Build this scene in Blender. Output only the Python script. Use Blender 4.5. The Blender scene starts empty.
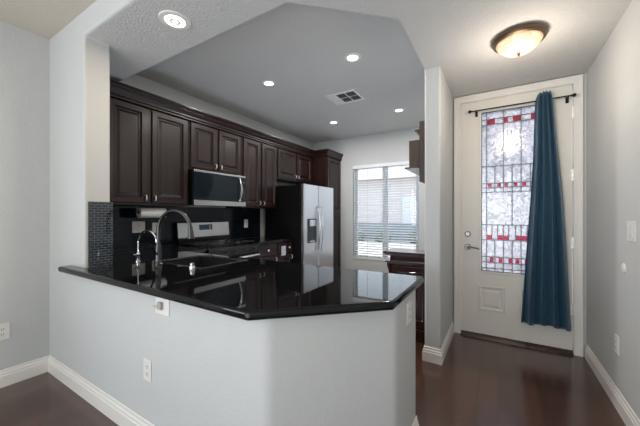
import bpy, bmesh, math, random
from mathutils import Vector, Matrix
random.seed(7)
C = bpy.context.scene.collection
SC = bpy.context.scene

# ------------------------------------------------------------------ camera
cam_d = bpy.data.cameras.new('camera'); cam = bpy.data.objects.new('camera', cam_d); C.objects.link(cam)
cam.location = (0, 0, 1.28)
cam.rotation_euler = (math.radians(90), 0, math.radians(31.32))
cam_d.sensor_width = 36; cam_d.lens = 292.0/640*36; cam_d.shift_y = 1.35/640
cam_d.clip_start = 0.05; cam_d.clip_end = 200
SC.camera = cam
SC.view_settings.view_transform = 'Standard'; SC.view_settings.look = 'None'
SC.view_settings.exposure = 0.08; SC.view_settings.gamma = 1; SC.view_settings.use_curve_mapping = False
SC.cycles.use_denoising = True
SC.cycles.max_bounces = 10; SC.cycles.diffuse_bounces = 5; SC.cycles.glossy_bounces = 5; SC.cycles.transmission_bounces = 6
SC.cycles.sample_clamp_indirect = 6

# ------------------------------------------------------------------ world, sun, area lights
w = bpy.data.worlds.new('world'); SC.world = w; w.use_nodes = True
bg = w.node_tree.nodes['Background']; bg.inputs[0].default_value = (0.86, 0.93, 1.0, 1); bg.inputs[1].default_value = 1.9
def light(kind, name, loc, power, col, size=None, size_y=None, rot=(0,0,0), spread=None, radius=None, spot=None):
    d = bpy.data.lights.new(name, kind); d.energy = power; d.color = col
    if kind == 'AREA':
        d.size = size
        if size_y: d.shape = 'RECTANGLE'; d.size_y = size_y
        else: d.shape = 'DISK'
        if spread: d.spread = math.radians(spread)
    if radius is not None: d.shadow_soft_size = radius
    if spot: d.spot_size = math.radians(spot); d.spot_blend = 0.6
    o = bpy.data.objects.new(name, d); C.objects.link(o); o.location = loc; o.rotation_euler = rot
    return o
sun = light('SUN', 'sun', (0,0,20), 4.0, (1.0,0.93,0.85), rot=(math.radians(-38), math.radians(28), 0))
sun.data.angle = math.radians(1)
R90 = math.pi/2
# daylight through the two windows of the living room behind the camera
light('AREA', 'living_window_fill', (-1.95,-4.40,1.45), 38, (0.93,0.96,1.0), 1.5, 1.7, rot=(R90+math.radians(22),0,0))
light('AREA', 'living_window_fill', (-0.25,-4.40,1.45), 38, (0.93,0.96,1.0), 1.5, 1.7, rot=(R90+math.radians(22),0,0))

light('AREA', 'living_window_fill', (-3.05,-1.75,1.50), 58, (0.80,0.89,1.0), 1.4, 1.7, rot=(R90+math.radians(10),0,-R90))  # extra cool side light at an added, unseen window; brightens the right wall
# added up-facing fill lights near the floors brighten the living-room and kitchen ceilings
light('AREA', 'living_fill_uplight', (-0.75,-2.1,0.30), 58, (1.0,0.95,0.90), 2.6, 2.6, rot=(math.pi,0,0))
light('AREA', 'kitchen_fill_uplight', (-1.7,2.95,0.10), 17, (0.76,0.87,1.0), 1.6, 1.7, rot=(math.pi,0,0))

# ------------------------------------------------------------------ materials
def mat(name, col, rough=0.5, metal=0.0, coat=0.0, bump=0.0, bscale=60, spec=None, emit=None, estr=0, var=0.0, vscale=3.0):
    m = bpy.data.materials.new(name); m.use_nodes = True; nt = m.node_tree; p = nt.nodes['Principled BSDF']
    p.inputs['Base Color'].default_value = (*col, 1); p.inputs['Roughness'].default_value = rough; p.inputs['Metallic'].default_value = metal
    p.inputs['Coat Weight'].default_value = coat; p.inputs['Coat Roughness'].default_value = 0.08
    if spec is not None: p.inputs['Specular IOR Level'].default_value = spec
    if emit: p.inputs['Emission Color'].default_value = (*emit, 1); p.inputs['Emission Strength'].default_value = estr
    tc = nt.nodes.new('ShaderNodeTexCoord')
    if bump:
        n = nt.nodes.new('ShaderNodeTexNoise'); n.inputs['Scale'].default_value = bscale; n.inputs['Detail'].default_value = 3
        nt.links.new(tc.outputs['Object'], n.inputs['Vector'])
        b = nt.nodes.new('ShaderNodeBump'); b.inputs['Strength'].default_value = bump; b.inputs['Distance'].default_value = 0.01
        nt.links.new(n.outputs['Fac'], b.inputs['Height']); nt.links.new(b.outputs['Normal'], p.inputs['Normal'])
    n2 = nt.nodes.new('ShaderNodeTexNoise'); n2.inputs['Scale'].default_value = vscale; n2.inputs['Detail'].default_value = 4
    nt.links.new(tc.outputs['Object'], n2.inputs['Vector'])
    mx = nt.nodes.new('ShaderNodeMix'); mx.data_type = 'RGBA'
    v = var or 0.02
    mx.inputs[6].default_value = (*[c*(1-v) for c in col], 1); mx.inputs[7].default_value = (*[min(1, c*(1+v)) for c in col], 1)
    nt.links.new(n2.outputs['Fac'], mx.inputs[0]); nt.links.new(mx.outputs[2], p.inputs['Base Color'])
    return m

def wood(name, dark, light_, rough, coat=0.0, stretch=(12, 12, 0.9), coat_rough=0.1):
    m = bpy.data.materials.new(name); m.use_nodes = True; nt = m.node_tree; p = nt.nodes['Principled BSDF']
    tc = nt.nodes.new('ShaderNodeTexCoord'); mp = nt.nodes.new('ShaderNodeMapping'); mp.inputs['Scale'].default_value = stretch
    n = nt.nodes.new('ShaderNodeTexNoise'); n.inputs['Scale'].default_value = 3; n.inputs['Detail'].default_value = 6; n.inputs['Distortion'].default_value = 0.6
    cr = nt.nodes.new('ShaderNodeValToRGB'); cr.color_ramp.elements[0].position = 0.3; cr.color_ramp.elements[1].position = 0.72
    cr.color_ramp.elements[0].color = (*dark, 1); cr.color_ramp.elements[1].color = (*light_, 1)
    nt.links.new(tc.outputs['Object'], mp.inputs[0]); nt.links.new(mp.outputs[0], n.inputs['Vector'])
    nt.links.new(n.outputs['Fac'], cr.inputs[0]); nt.links.new(cr.outputs[0], p.inputs['Base Color'])
    p.inputs['Roughness'].default_value = rough; p.inputs['Specular IOR Level'].default_value = 0.4; p.inputs['Coat Weight'].default_value = coat; p.inputs['Coat Roughness'].default_value = coat_rough
    return m

def floor_mat():
    m = bpy.data.materials.new('dark_plank_floor'); m.use_nodes = True; nt = m.node_tree; p = nt.nodes['Principled BSDF']; L = nt.links.new
    tc = nt.nodes.new('ShaderNodeTexCoord'); mp = nt.nodes.new('ShaderNodeMapping'); mp.inputs['Rotation'].default_value = (0, 0, R90)
    br = nt.nodes.new('ShaderNodeTexBrick'); br.inputs['Scale'].default_value = 1.0
    br.inputs['Brick Width'].default_value = 1.1; br.inputs['Row Height'].default_value = 0.125; br.inputs['Mortar Size'].default_value = 0.0032
    br.inputs['Color1'].default_value = (0.2,0.2,0.2,1); br.inputs['Color2'].default_value = (0.8,0.8,0.8,1); br.inputs['Mortar'].default_value = (0,0,0,1)
    br.inputs['Bias'].default_value = 0.0
    L(tc.outputs['Object'], mp.inputs[0]); L(mp.outputs[0], br.inputs['Vector'])
    mp2 = nt.nodes.new('ShaderNodeMapping'); mp2.inputs['Scale'].default_value = (30, 2.2, 1)
    n = nt.nodes.new('ShaderNodeTexNoise'); n.inputs['Scale'].default_value = 1.9; n.inputs['Detail'].default_value = 7; n.inputs['Distortion'].default_value = 0.3
    L(tc.outputs['Object'], mp2.inputs[0]); L(mp2.outputs[0], n.inputs['Vector'])
    ad = nt.nodes.new('ShaderNodeMath'); ad.operation = 'MULTIPLY_ADD'; ad.inputs[1].default_value = 0.5
    L(br.outputs['Color'], ad.inputs[0]); mu = nt.nodes.new('ShaderNodeMath'); mu.operation = 'MULTIPLY'; mu.inputs[1].default_value = 0.6
    L(n.outputs['Fac'], mu.inputs[0]); L(mu.outputs[0], ad.inputs[2])
    cr = nt.nodes.new('ShaderNodeValToRGB'); cr.color_ramp.elements[0].position = 0.0; cr.color_ramp.elements[1].position = 1.0
    cr.color_ramp.elements[0].color = (0.012,0.005,0.003,1); cr.color_ramp.elements[1].color = (0.115,0.050,0.032,1)
    L(ad.outputs[0], cr.inputs[0]); L(cr.outputs[0], p.inputs['Base Color'])
    p.inputs['Roughness'].default_value = 0.22; p.inputs['Specular IOR Level'].default_value = 0.9; p.inputs['Coat Weight'].default_value = 0.2; p.inputs['Coat Roughness'].default_value = 0.12
    b = nt.nodes.new('ShaderNodeBump'); b.inputs['Strength'].default_value = 0.6; b.inputs['Distance'].default_value = 0.004
    L(br.outputs['Fac'], b.inputs['Height']); b.invert = True; L(b.outputs['Normal'], p.inputs['Normal'])
    return m

def granite():
    m = mat('black_granite', (0.006,0.006,0.007), 0.03, spec=0.32)
    nt = m.node_tree; p = nt.nodes['Principled BSDF']; tc = nt.nodes.new('ShaderNodeTexCoord')
    v = nt.nodes.new('ShaderNodeTexNoise'); v.inputs['Scale'].default_value = 260; v.inputs['Detail'].default_value = 2
    cr = nt.nodes.new('ShaderNodeValToRGB'); cr.color_ramp.elements[0].position = 0.68; cr.color_ramp.elements[1].position = 0.8
    cr.color_ramp.elements[0].color = (0.006,0.006,0.007,1); cr.color_ramp.elements[1].color = (0.06,0.06,0.06,1)
    nt.links.new(tc.outputs['Object'], v.inputs['Vector']); nt.links.new(v.outputs['Fac'], cr.inputs[0]); nt.links.new(cr.outputs[0], p.inputs['Base Color'])
    p.inputs['Coat Roughness'].default_value = 0.02
    return m

def mosaic():
    m = bpy.data.materials.new('black_mosaic_tile'); m.use_nodes = True; nt = m.node_tree; p = nt.nodes['Principled BSDF']; L = nt.links.new
    tc = nt.nodes.new('ShaderNodeTexCoord'); sp = nt.nodes.new('ShaderNodeSeparateXYZ'); cb = nt.nodes.new('ShaderNodeCombineXYZ')
    L(tc.outputs['Object'], sp.inputs[0]); L(sp.outputs['Y'], cb.inputs['X']); L(sp.outputs['Z'], cb.inputs['Y'])
    br = nt.nodes.new('ShaderNodeTexBrick'); br.inputs['Scale'].default_value = 1.0
    br.inputs['Brick Width'].default_value = 0.045; br.inputs['Row Height'].default_value = 0.0185; br.inputs['Mortar Size'].default_value = 0.0014
    br.inputs['Color1'].default_value = (0.005,0.008,0.012,1); br.inputs['Color2'].default_value = (0.012,0.020,0.028,1); br.inputs['Mortar'].default_value = (0.13,0.16,0.19,1)
    L(cb.outputs[0], br.inputs['Vector']); L(br.outputs['Color'], p.inputs['Base Color'])
    p.inputs['Roughness'].default_value = 0.06; p.inputs['Coat Weight'].default_value = 1.0
    b = nt.nodes.new('ShaderNodeBump'); b.inputs['Strength'].default_value = 0.15; b.inputs['Distance'].default_value = 0.001; b.invert = True
    L(br.outputs['Fac'], b.inputs['Height']); L(b.outputs['Normal'], p.inputs['Normal'])
    return m

def splash_mat():
    m = bpy.data.materials.new('black_granite_splash'); m.use_nodes = True; nt = m.node_tree; p = nt.nodes['Principled BSDF']; L = nt.links.new
    tc = nt.nodes.new('ShaderNodeTexCoord'); sp = nt.nodes.new('ShaderNodeSeparateXYZ'); cb = nt.nodes.new('ShaderNodeCombineXYZ')
    L(tc.outputs['Object'], sp.inputs[0]); L(sp.outputs['Y'], cb.inputs['X']); L(sp.outputs['Z'], cb.inputs['Y'])
    br = nt.nodes.new('ShaderNodeTexBrick'); br.inputs['Scale'].default_value = 1.0; br.offset = 0
    br.inputs['Brick Width'].default_value = 0.305; br.inputs['Row Height'].default_value = 0.305; br.inputs['Mortar Size'].default_value = 0.002
    br.inputs['Color1'].default_value = (0.005,0.008,0.012,1); br.inputs['Color2'].default_value = (0.007,0.011,0.016,1); br.inputs['Mortar'].default_value = (0.03,0.03,0.035,1)
    L(cb.outputs[0], br.inputs['Vector']); L(br.outputs['Color'], p.inputs['Base Color'])
    p.inputs['Roughness'].default_value = 0.1; p.inputs['Specular IOR Level'].default_value = 0.3
    return m

def steel(name, col=(0.62,0.62,0.63), rough=0.28, axis='Z'):
    m = mat(name, col, rough, metal=1.0)
    nt = m.node_tree; p = nt.nodes['Principled BSDF']; tc = nt.nodes.new('ShaderNodeTexCoord'); mp = nt.nodes.new('ShaderNodeMapping')
    mp.inputs['Scale'].default_value = (200,200,1.5) if axis == 'Z' else (2,2,300)
    n = nt.nodes.new('ShaderNodeTexNoise'); n.inputs['Scale'].default_value = 2
    mr = nt.nodes.new('ShaderNodeMapRange'); mr.inputs[3].default_value = rough*0.8; mr.inputs[4].default_value = rough*1.2
    nt.links.new(tc.outputs['Object'], mp.inputs[0]); nt.links.new(mp.outputs[0], n.inputs['Vector']); nt.links.new(n.outputs['Fac'], mr.inputs[0]); nt.links.new(mr.outputs[0], p.inputs['Roughness'])
    return m

def emis(name, col, s):
    m = bpy.data.materials.new(name); m.use_nodes = True; nt = m.node_tree
    e = nt.nodes.new('ShaderNodeEmission'); e.inputs[0].default_value = (*col, 1); e.inputs[1].default_value = s
    nt.links.new(e.outputs[0], nt.nodes['Material Output'].inputs[0]); return m

def clear_glass():
    m = bpy.data.materials.new('window_glass'); m.use_nodes = True; nt = m.node_tree
    t = nt.nodes.new('ShaderNodeBsdfTransparent'); t.inputs[0].default_value = (0.93,0.96,0.98,1)
    g = nt.nodes.new('ShaderNodeBsdfGlossy'); g.inputs['Roughness'].default_value = 0.02
    fr = nt.nodes.new('ShaderNodeFresnel'); fr.inputs[0].default_value = 1.45
    mx = nt.nodes.new('ShaderNodeMixShader')
    nt.links.new(fr.outputs[0], mx.inputs[0]); nt.links.new(t.outputs[0], mx.inputs[1]); nt.links.new(g.outputs[0], mx.inputs[2])
    nt.links.new(mx.outputs[0], nt.nodes['Material Output'].inputs[0]); return m

def tint_glass(name, col):
    m = bpy.data.materials.new(name); m.use_nodes = True; nt = m.node_tree; L = nt.links.new
    t = nt.nodes.new('ShaderNodeBsdfTransparent'); t.inputs[0].default_value = (*col, 1); g = nt.nodes.new('ShaderNodeBsdfGlossy'); g.inputs['Roughness'].default_value = 0.1
    mx = nt.nodes.new('ShaderNodeMixShader'); mx.inputs[0].default_value = 0.05
    L(t.outputs[0], mx.inputs[1]); L(g.outputs[0], mx.inputs[2]); L(mx.outputs[0], nt.nodes['Material Output'].inputs[0]); return m

def art_glass(name, col, gloss=0.12, tex=True):
    """textured privacy glass: lets diffused daylight through and keeps a soft gloss"""
    m = bpy.data.materials.new(name); m.use_nodes = True; nt = m.node_tree; L = nt.links.new
    tc = nt.nodes.new('ShaderNodeTexCoord')
    n = nt.nodes.new('ShaderNodeTexVoronoi'); n.inputs['Scale'].default_value = 38; n.feature = 'DISTANCE_TO_EDGE'
    n2 = nt.nodes.new('ShaderNodeTexNoise'); n2.inputs['Scale'].default_value = 22; n2.inputs['Detail'].default_value = 5; n2.inputs['Distortion'].default_value = 1.5
    L(tc.outputs['Object'], n.inputs['Vector']); L(tc.outputs['Object'], n2.inputs['Vector'])
    cr = nt.nodes.new('ShaderNodeValToRGB'); cr.color_ramp.elements[0].position = 0.35; cr.color_ramp.elements[1].position = 0.6
    k = 0.60 if tex else 0.95
    cr.color_ramp.elements[0].color = (*[c*k for c in col], 1); cr.color_ramp.elements[1].color = (*col, 1)
    L(n2.outputs['Fac'], cr.inputs[0])
    b = nt.nodes.new('ShaderNodeBump'); b.inputs['Strength'].default_value = 0.5; b.inputs['Distance'].default_value = 0.003; L(n.outputs['Distance'], b.inputs['Height'])
    t = nt.nodes.new('ShaderNodeBsdfTranslucent'); g = nt.nodes.new('ShaderNodeBsdfGlossy'); g.inputs['Roughness'].default_value = 0.12
    L(cr.outputs[0], t.inputs[0]); L(b.outputs['Normal'], g.inputs['Normal'])
    mx = nt.nodes.new('ShaderNodeMixShader'); mx.inputs[0].default_value = gloss
    L(t.outputs[0], mx.inputs[1]); L(g.outputs[0], mx.inputs[2]); L(mx.outputs[0], nt.nodes['Material Output'].inputs[0]); return m

M = dict(
 wall=mat('wall_paint', (0.57,0.58,0.575), 0.75, bump=0.2, bscale=80),
 ceil=mat('ceiling_paint', (0.60,0.595,0.585), 0.85, bump=0.75, bscale=85),
 ceil_d=mat('dining_ceiling_paint', (0.60,0.56,0.49), 0.85, bump=0.3, bscale=75),
 trim=mat('white_trim_paint', (0.82,0.795,0.75), 0.35),
 door=mat('door_paint', (0.76,0.73,0.67), 0.4),
 floor=floor_mat(), granite=granite(), mosaic=mosaic(), splash=splash_mat(),
 cab=wood('espresso_wood', (0.005,0.0014,0.0013), (0.024,0.0065,0.005), 0.40, coat=0.15, stretch=(9,9,0.7), coat_rough=0.2),
 board=wood('brown_wood', (0.022,0.011,0.007), (0.055,0.029,0.018), 0.45, stretch=(9,9,0.7)),
 side=wood('mahogany_wood', (0.018,0.005,0.004), (0.050,0.014,0.009), 0.30, coat=0.8, stretch=(9,9,0.7)),
 steel=steel('stainless_steel', (0.60,0.59,0.60), 0.30), steel_h=steel('stainless_trim', (0.62,0.62,0.62), 0.25, 'X'),
 nickel=mat('satin_nickel', (0.85,0.82,0.78), 0.35, metal=1.0), chrome=mat('chrome', (0.8,0.8,0.8), 0.07, metal=1.0),
 darknickel=mat('dark_brushed_nickel', (0.085,0.085,0.09), 0.26, metal=1.0),
 bronze=mat('oil_rubbed_bronze', (0.17,0.115,0.07), 0.35, metal=0.8), lock=mat('aged_nickel', (0.32,0.30,0.28), 0.3, metal=1.0), rod=mat('black_iron', (0.02,0.018,0.018), 0.4, metal=0.6),
 black=mat('black_enamel', (0.006,0.006,0.007), 0.18), mblack=mat('black_textured_side', (0.005,0.0045,0.005), 0.35, spec=0.25, bump=0.05, bscale=200),
 bglass=mat('black_glass', (0.008,0.013,0.017), 0.05, spec=0.3), iron=mat('cast_iron', (0.02,0.02,0.02), 0.3, metal=0.5),
 plastic=mat('white_plastic', (0.78,0.77,0.74), 0.35), slot=mat('slot_dark', (0.05,0.05,0.05), 0.6), greyp=mat('grey_plastic', (0.42,0.40,0.37), 0.4),
 blind=mat('blind_white', (0.80,0.82,0.84), 0.45), vinyl=mat('vinyl_frame', (0.74,0.80,0.86), 0.4),
 towel=mat('paper_towel', (0.78,0.76,0.73), 0.9, bump=0.3, bscale=120), card=mat('cardboard_core', (0.18,0.13,0.09), 0.8),
 glass=clear_glass(), lead=mat('lead_came', (0.14,0.18,0.20), 0.4, metal=0.3),
 agl=art_glass('textured_clear_glass', (0.70,0.71,0.78)), agr=tint_glass('red_art_glass', (0.82,0.20,0.36)), agp=art_glass('pale_bevel_glass', (0.95,0.97,1.0), tex=False),
 can=emis('can_lamp_glow', (1.0,0.98,0.95), 9.0), canw=emis('warm_can_lamp_glow', (1.0,0.90,0.74), 7.0),
 cloth=mat('grey_cloth', (0.42,0.42,0.44), 0.9, bump=0.3, bscale=150),
 lcd=mat('clock_display', (0.02,0.05,0.09), 0.1), stucco=mat('outdoor_stucco', (0.72,0.66,0.65), 0.9, bump=0.4, bscale=8, var=0.06),
 roof=mat('clay_roof', (0.55,0.48,0.46), 0.8, var=0.2, vscale=8), pave=mat('pale_paving', (0.55,0.53,0.50), 0.9, var=0.08), fence=mat('grey_block', (0.28,0.33,0.39), 0.9, var=0.25, vscale=4),
 leaf=mat('leaves', (0.13,0.17,0.15), 0.7, var=0.5, vscale=20), shade=mat('outdoor_dark', (0.10,0.11,0.13), 0.3),
)
def curtain_mat():
    m = mat('blue_satin', (0.019,0.064,0.108), 0.36, var=0.12, vscale=14)
    p = m.node_tree.nodes['Principled BSDF']; p.inputs['Sheen Weight'].default_value = 0.25; p.inputs['Sheen Tint'].default_value = (0.4,0.6,0.8,1)
    p.inputs['Specular IOR Level'].default_value = 0.6
    return m
M['curtain'] = curtain_mat()
def bowl_mat():
    m = bpy.data.materials.new('alabaster_glass'); m.use_nodes = True; nt = m.node_tree; L = nt.links.new; p = nt.nodes['Principled BSDF']
    tc = nt.nodes.new('ShaderNodeTexCoord'); n = nt.nodes.new('ShaderNodeTexNoise'); n.inputs['Scale'].default_value = 9; n.inputs['Distortion'].default_value = 2; L(tc.outputs['Object'], n.inputs['Vector'])
    cr = nt.nodes.new('ShaderNodeValToRGB'); cr.color_ramp.elements[0].color = (0.80,0.52,0.28,1); cr.color_ramp.elements[1].color = (1.0,0.82,0.58,1); cr.color_ramp.elements[0].position = 0.3; cr.color_ramp.elements[1].position = 0.65
    L(n.outputs['Fac'], cr.inputs[0]); L(cr.outputs[0], p.inputs['Base Color']); L(cr.outputs[0], p.inputs['Emission Color']); p.inputs['Emission Strength'].default_value = 0.40; p.inputs['Roughness'].default_value = 0.25
    return m
M['bowl'] = bowl_mat()

# ------------------------------------------------------------------ mesh helpers (world coordinates; build() makes them local to their thing)
class MB:
    def __init__(s): s.bm = bmesh.new()
    def box(s, x0, x1, y0, y1, z0, z1):
        v = [s.bm.verts.new((x, y, z)) for x in (x0, x1) for y in (y0, y1) for z in (z0, z1)]
        for f in ((0,1,3,2),(4,6,7,5),(0,4,5,1),(2,3,7,6),(0,2,6,4),(1,5,7,3)): s.bm.faces.new([v[i] for i in f])
        return s
    def prism(s, poly, a, b, axis='z'):
        def P(u, v, t): return {'z': (u, v, t), 'y': (u, t, v), 'x': (t, u, v)}[axis]
        n = len(poly); A = [s.bm.verts.new(P(u, v, a)) for u, v in poly]; B = [s.bm.verts.new(P(u, v, b)) for u, v in poly]
        s.bm.faces.new(A); s.bm.faces.new(B[::-1])
        for i in range(n): s.bm.faces.new([A[i], B[i], B[(i+1) % n], A[(i+1) % n]])
        return s
    def sweep(s, prof, path):
        """prof: (outward, z) points; path: xy points, outward is on the right hand"""
        rings = []
        for i, p in enumerate(path):
            p = Vector(p); ns = []
            if i > 0: d = (p-Vector(path[i-1])).normalized(); ns.append(Vector((d.y, -d.x)))
            if i < len(path)-1: d = (Vector(path[i+1])-p).normalized(); ns.append(Vector((d.y, -d.x)))
            n = ns[0] if len(ns) == 1 else (ns[0]+ns[1])/(1+ns[0].dot(ns[1]))
            rings.append([s.bm.verts.new((p.x+n.x*o, p.y+n.y*o, z)) for o, z in prof])
        for a, b in zip(rings, rings[1:]):
            for k in range(len(prof)): s.bm.faces.new([a[k], a[(k+1) % len(prof)], b[(k+1) % len(prof)], b[k]])
        s.bm.faces.new(rings[0][::-1]); s.bm.faces.new(rings[-1]); return s
    def tube(s, pts, r, n=12, cap=True):
        pts = [Vector(p) for p in pts]; rs = r if isinstance(r, (list, tuple)) else [r]*len(pts); rings = []
        up = None
        for i, p in enumerate(pts):
            d = (pts[min(i+1, len(pts)-1)]-pts[max(i-1, 0)]).normalized()
            if up is None: up = Vector((0,0,1)) if abs(d.z) < 0.9 else Vector((1,0,0))
            u = d.cross(up).normalized(); v = d.cross(u).normalized(); up = -v if False else up
            if i > 0:
                u = (pu - d*pu.dot(d)).normalized(); v = d.cross(u).normalized()
            pu = u
            rings.append([s.bm.verts.new(p+(u*math.cos(2*math.pi*k/n)+v*math.sin(2*math.pi*k/n))*rs[i]) for k in range(n)])
        for a, b in zip(rings, rings[1:]):
            for k in range(n): s.bm.faces.new([a[k], a[(k+1) % n], b[(k+1) % n], b[k]])
        if cap: s.bm.faces.new(rings[0][::-1]); s.bm.faces.new(rings[-1])
        return s
    def lathe(s, prof, c, n=40, axis='z', cap=True):
        rings = []
        for r, t in prof:
            ring = []
            for k in range(n):
                a = 2*math.pi*k/n; u, v = r*math.cos(a), r*math.sin(a)
                ring.append(s.bm.verts.new({'z': (c[0]+u, c[1]+v, c[2]+t), 'x': (c[0]+t, c[1]+u, c[2]+v), 'y': (c[0]+u, c[1]+t, c[2]+v)}[axis]))
            rings.append(ring)
        for a, b in zip(rings, rings[1:]):
            for k in range(n): s.bm.faces.new([a[k], a[(k+1) % n], b[(k+1) % n], b[k]])
        if cap: s.bm.faces.new(rings[0][::-1]); s.bm.faces.new(rings[-1])
        return s
    def panel(s, a0, a1, z0, z1, face, steps, back, axis='x', sgn=1):
        """raised-panel slab seen from +axis*sgn; steps = [(inset, height)]"""
        def P(a, z, d): return (face+sgn*d, a, z) if axis == 'x' else (a, face+sgn*d, z)
        def ring(i, d): return [s.bm.verts.new(P(a, z, d)) for a, z in ((a0+i, z0+i), (a1-i, z0+i), (a1-i, z1-i), (a0+i, z1-i))]
        rs = [ring(0, -back)]+[ring(i, d) for i, d in steps]
        for a, b in zip(rs, rs[1:]):
            for k in range(4): s.bm.faces.new([a[k], a[(k+1) % 4], b[(k+1) % 4], b[k]])
        s.bm.faces.new(rs[0][::-1]); s.bm.faces.new(rs[-1]); return s
    def build(s, name, m, parent=None, bevel=0, seg=2, smooth=False, loc=(0,0,0), ang=35):
        root = parent
        while root is not None and root.parent is not None: root = root.parent
        off = Vector(root.location) if root is not None else Vector(loc)
        bmesh.ops.recalc_face_normals(s.bm, faces=s.bm.faces)
        bmesh.ops.translate(s.bm, verts=s.bm.verts, vec=-off)
        me = bpy.data.meshes.new(name); s.bm.to_mesh(me); s.bm.free()
        if isinstance(m, str): m = M[m]
        me.materials.append(m)
        o = bpy.data.objects.new(name, me); C.objects.link(o); o.parent = parent
        if parent is None: o.location = off
        if smooth:
            for p in me.polygons: p.use_smooth = True
            me.set_sharp_from_angle(angle=math.radians(ang))
        if bevel:
            b = o.modifiers.new('bevel', 'BEVEL'); b.width = bevel; b.segments = seg; b.limit_method = 'ANGLE'; b.angle_limit = math.radians(40)
            for p in me.polygons: p.use_smooth = True
            b.harden_normals = True
        return o
def thing(name, label, cat, loc, group=None):
    o = bpy.data.objects.new(name, None); C.objects.link(o); o.location = loc; o['label'] = label; o['category'] = cat; o.empty_display_size = 0.1
    if group: o['group'] = group
    return o
def tag(o, label, cat, group=None):
    o['label'] = label; o['category'] = cat
    if group: o['group'] = group
    return o
def struct(name, mb, m, parent=None, label=None, **k):
    o = mb.build(name, m, parent, **k)
    if parent is None: o['kind'] = 'structure'
    if label: o['label'] = label
    return o
def copy_tree(o, parent=None):
    c = o.copy(); C.objects.link(c); c.parent = parent
    for ch in list(o.children): copy_tree(ch, c)
    return c

def round_poly(poly, radii, n=5):
    out = []
    for i, p in enumerate(poly):
        if i not in radii: out.append(p); continue
        p = Vector(p); a = (Vector(poly[i-1])-p).normalized(); b = (Vector(poly[(i+1) % len(poly)])-p).normalized(); r = radii[i]
        for k in range(n+1):
            t = k/n; out.append(tuple(p+a*r*(1-t)**2+b*r*t**2))
    return out

# ================================================================== THE ROOM
XL, YH, XR, YD, XK, YW = -3.142, 0.894, 0.68, 3.48, -3.42, 5.36
ZD, ZS, ZK = 2.714, 2.548, 2.83
YB = -4.5
struct('floor', MB().box(-3.6, 0.9, YB-0.2, 5.56, -0.1, 0), 'floor')
struct('wall_left', MB().box(XL-0.15, XL, YB, -2.6, 0, 2.95).box(XL-0.15, XL, -0.9, YH, 0, 2.95).box(XL-0.15, XL, -2.6, -0.9, 0, 0.6).box(XL-0.15, XL, -2.6, -0.9, 2.4, 2.95), 'wall')
mb = MB()
for a, b, c, d in ((-2.6,-2.55,0.6,2.4),(-0.95,-0.9,0.6,2.4),(-2.55,-0.95,0.6,0.65),(-2.55,-0.95,2.35,2.4),(-1.77,-1.73,0.65,2.35)): mb.box(XL-0.08, XL-0.02, a, b, c, d)
f = struct('window_4', mb, 'vinyl'); struct('pane', MB().box(XL-0.055, XL-0.05, -2.55, -0.95, 0.65, 2.35), 'glass', f)  # unseen window, added to go with the side light for the right wall
struct('wall_right', MB().box(XR, XR+0.15, YB, YD+0.2, 0, 2.95), 'wall')
# wall between living room and kitchen: pillar and header in one, rounded corners
mb = MB().prism([(-3.57,0),(-2.4975,0),(-2.4975,ZS),(XR,ZS),(XR,2.95),(-3.57,2.95)], YH, 1.062, 'y')
struct('wall_front', mb, 'wall', bevel=0.018, seg=4)
# half wall carrying the peninsula counter
mb = MB().prism(round_poly([(-2.60,YH-0.0006),(-0.801,YH-0.0006),(-0.40,1.34),(-0.40,1.72),(-0.52,1.72),(-0.52,1.385),(-0.853,1.014),(-2.4960,1.014),(-2.4960,0.93),(-2.60,0.93)], {1: 0.04, 2: 0.03, 3: 0.02}), 0, 0.866)
struct('wall_peninsula', mb, 'wall', smooth=True, ang=25)
struct('wall_kitchen', MB().box(XK-0.15, XK, 1.062, YW, 0, 2.95), 'wall')
# wall between kitchen nook and entry; its rounded end is the white column of the photo
struct('wall_entry', MB().box(-0.550, -0.418, 2.667, YW, 0, 2.95), 'wall', bevel=0.018, seg=4)
# front door wall
mb = MB().prism([(-0.415,0),(-0.345,0),(-0.345,2.475),(0.593,2.475),(0.593,0),(XR,0),(XR,2.95),(-0.415,2.95)], YD, YD+0.16, 'y')
struct('wall_door', mb, 'wall')
# window wall of the kitchen nook
WX0, WX1, WZ0, WZ1 = -2.487, -1.205, 0.40, 2.25
mb = MB().box(XK-0.15, WX0, YW, YW+0.16, 0, 2.95).box(WX1, -0.415, YW, YW+0.16, 0, 2.95).box(WX0, WX1, YW, YW+0.16, 0, WZ0).box(WX0, WX1, YW, YW+0.16, WZ1, 2.95)
struct('wall_window', mb, 'wall')
# wall behind the camera with its two windows
mb = MB()
for a, b, c, d in ((XL-0.15,-2.75,0,2.95),(-1.15,-1.05,0,2.95),(0.55,XR+0.15,0,2.95),(-2.75,-1.15,0,0.55),(-2.75,-1.15,2.35,2.95),(-1.05,0.55,0,0.55),(-1.05,0.55,2.35,2.95)):
    mb.box(a, b, YB-0.15, YB, c, d)
struct('wall_back', mb, 'wall')
for n, x in ((2,-1.95),(3,-0.25)):
    mb = MB().box(x-0.8,x-0.75,YB-0.08,YB-0.02,0.55,2.35).box(x+0.75,x+0.8,YB-0.08,YB-0.02,0.55,2.35).box(x-0.75,x+0.75,YB-0.08,YB-0.02,0.55,0.6).box(x-0.75,x+0.75,YB-0.08,YB-0.02,2.3,2.35).box(x-0.02,x+0.02,YB-0.08,YB-0.02,0.6,2.3)
    f = struct('window_%d' % n, mb, 'vinyl'); struct('pane', MB().box(x-0.75,x+0.75,YB-0.055,YB-0.05,0.6,2.3), 'glass', f)
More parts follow.
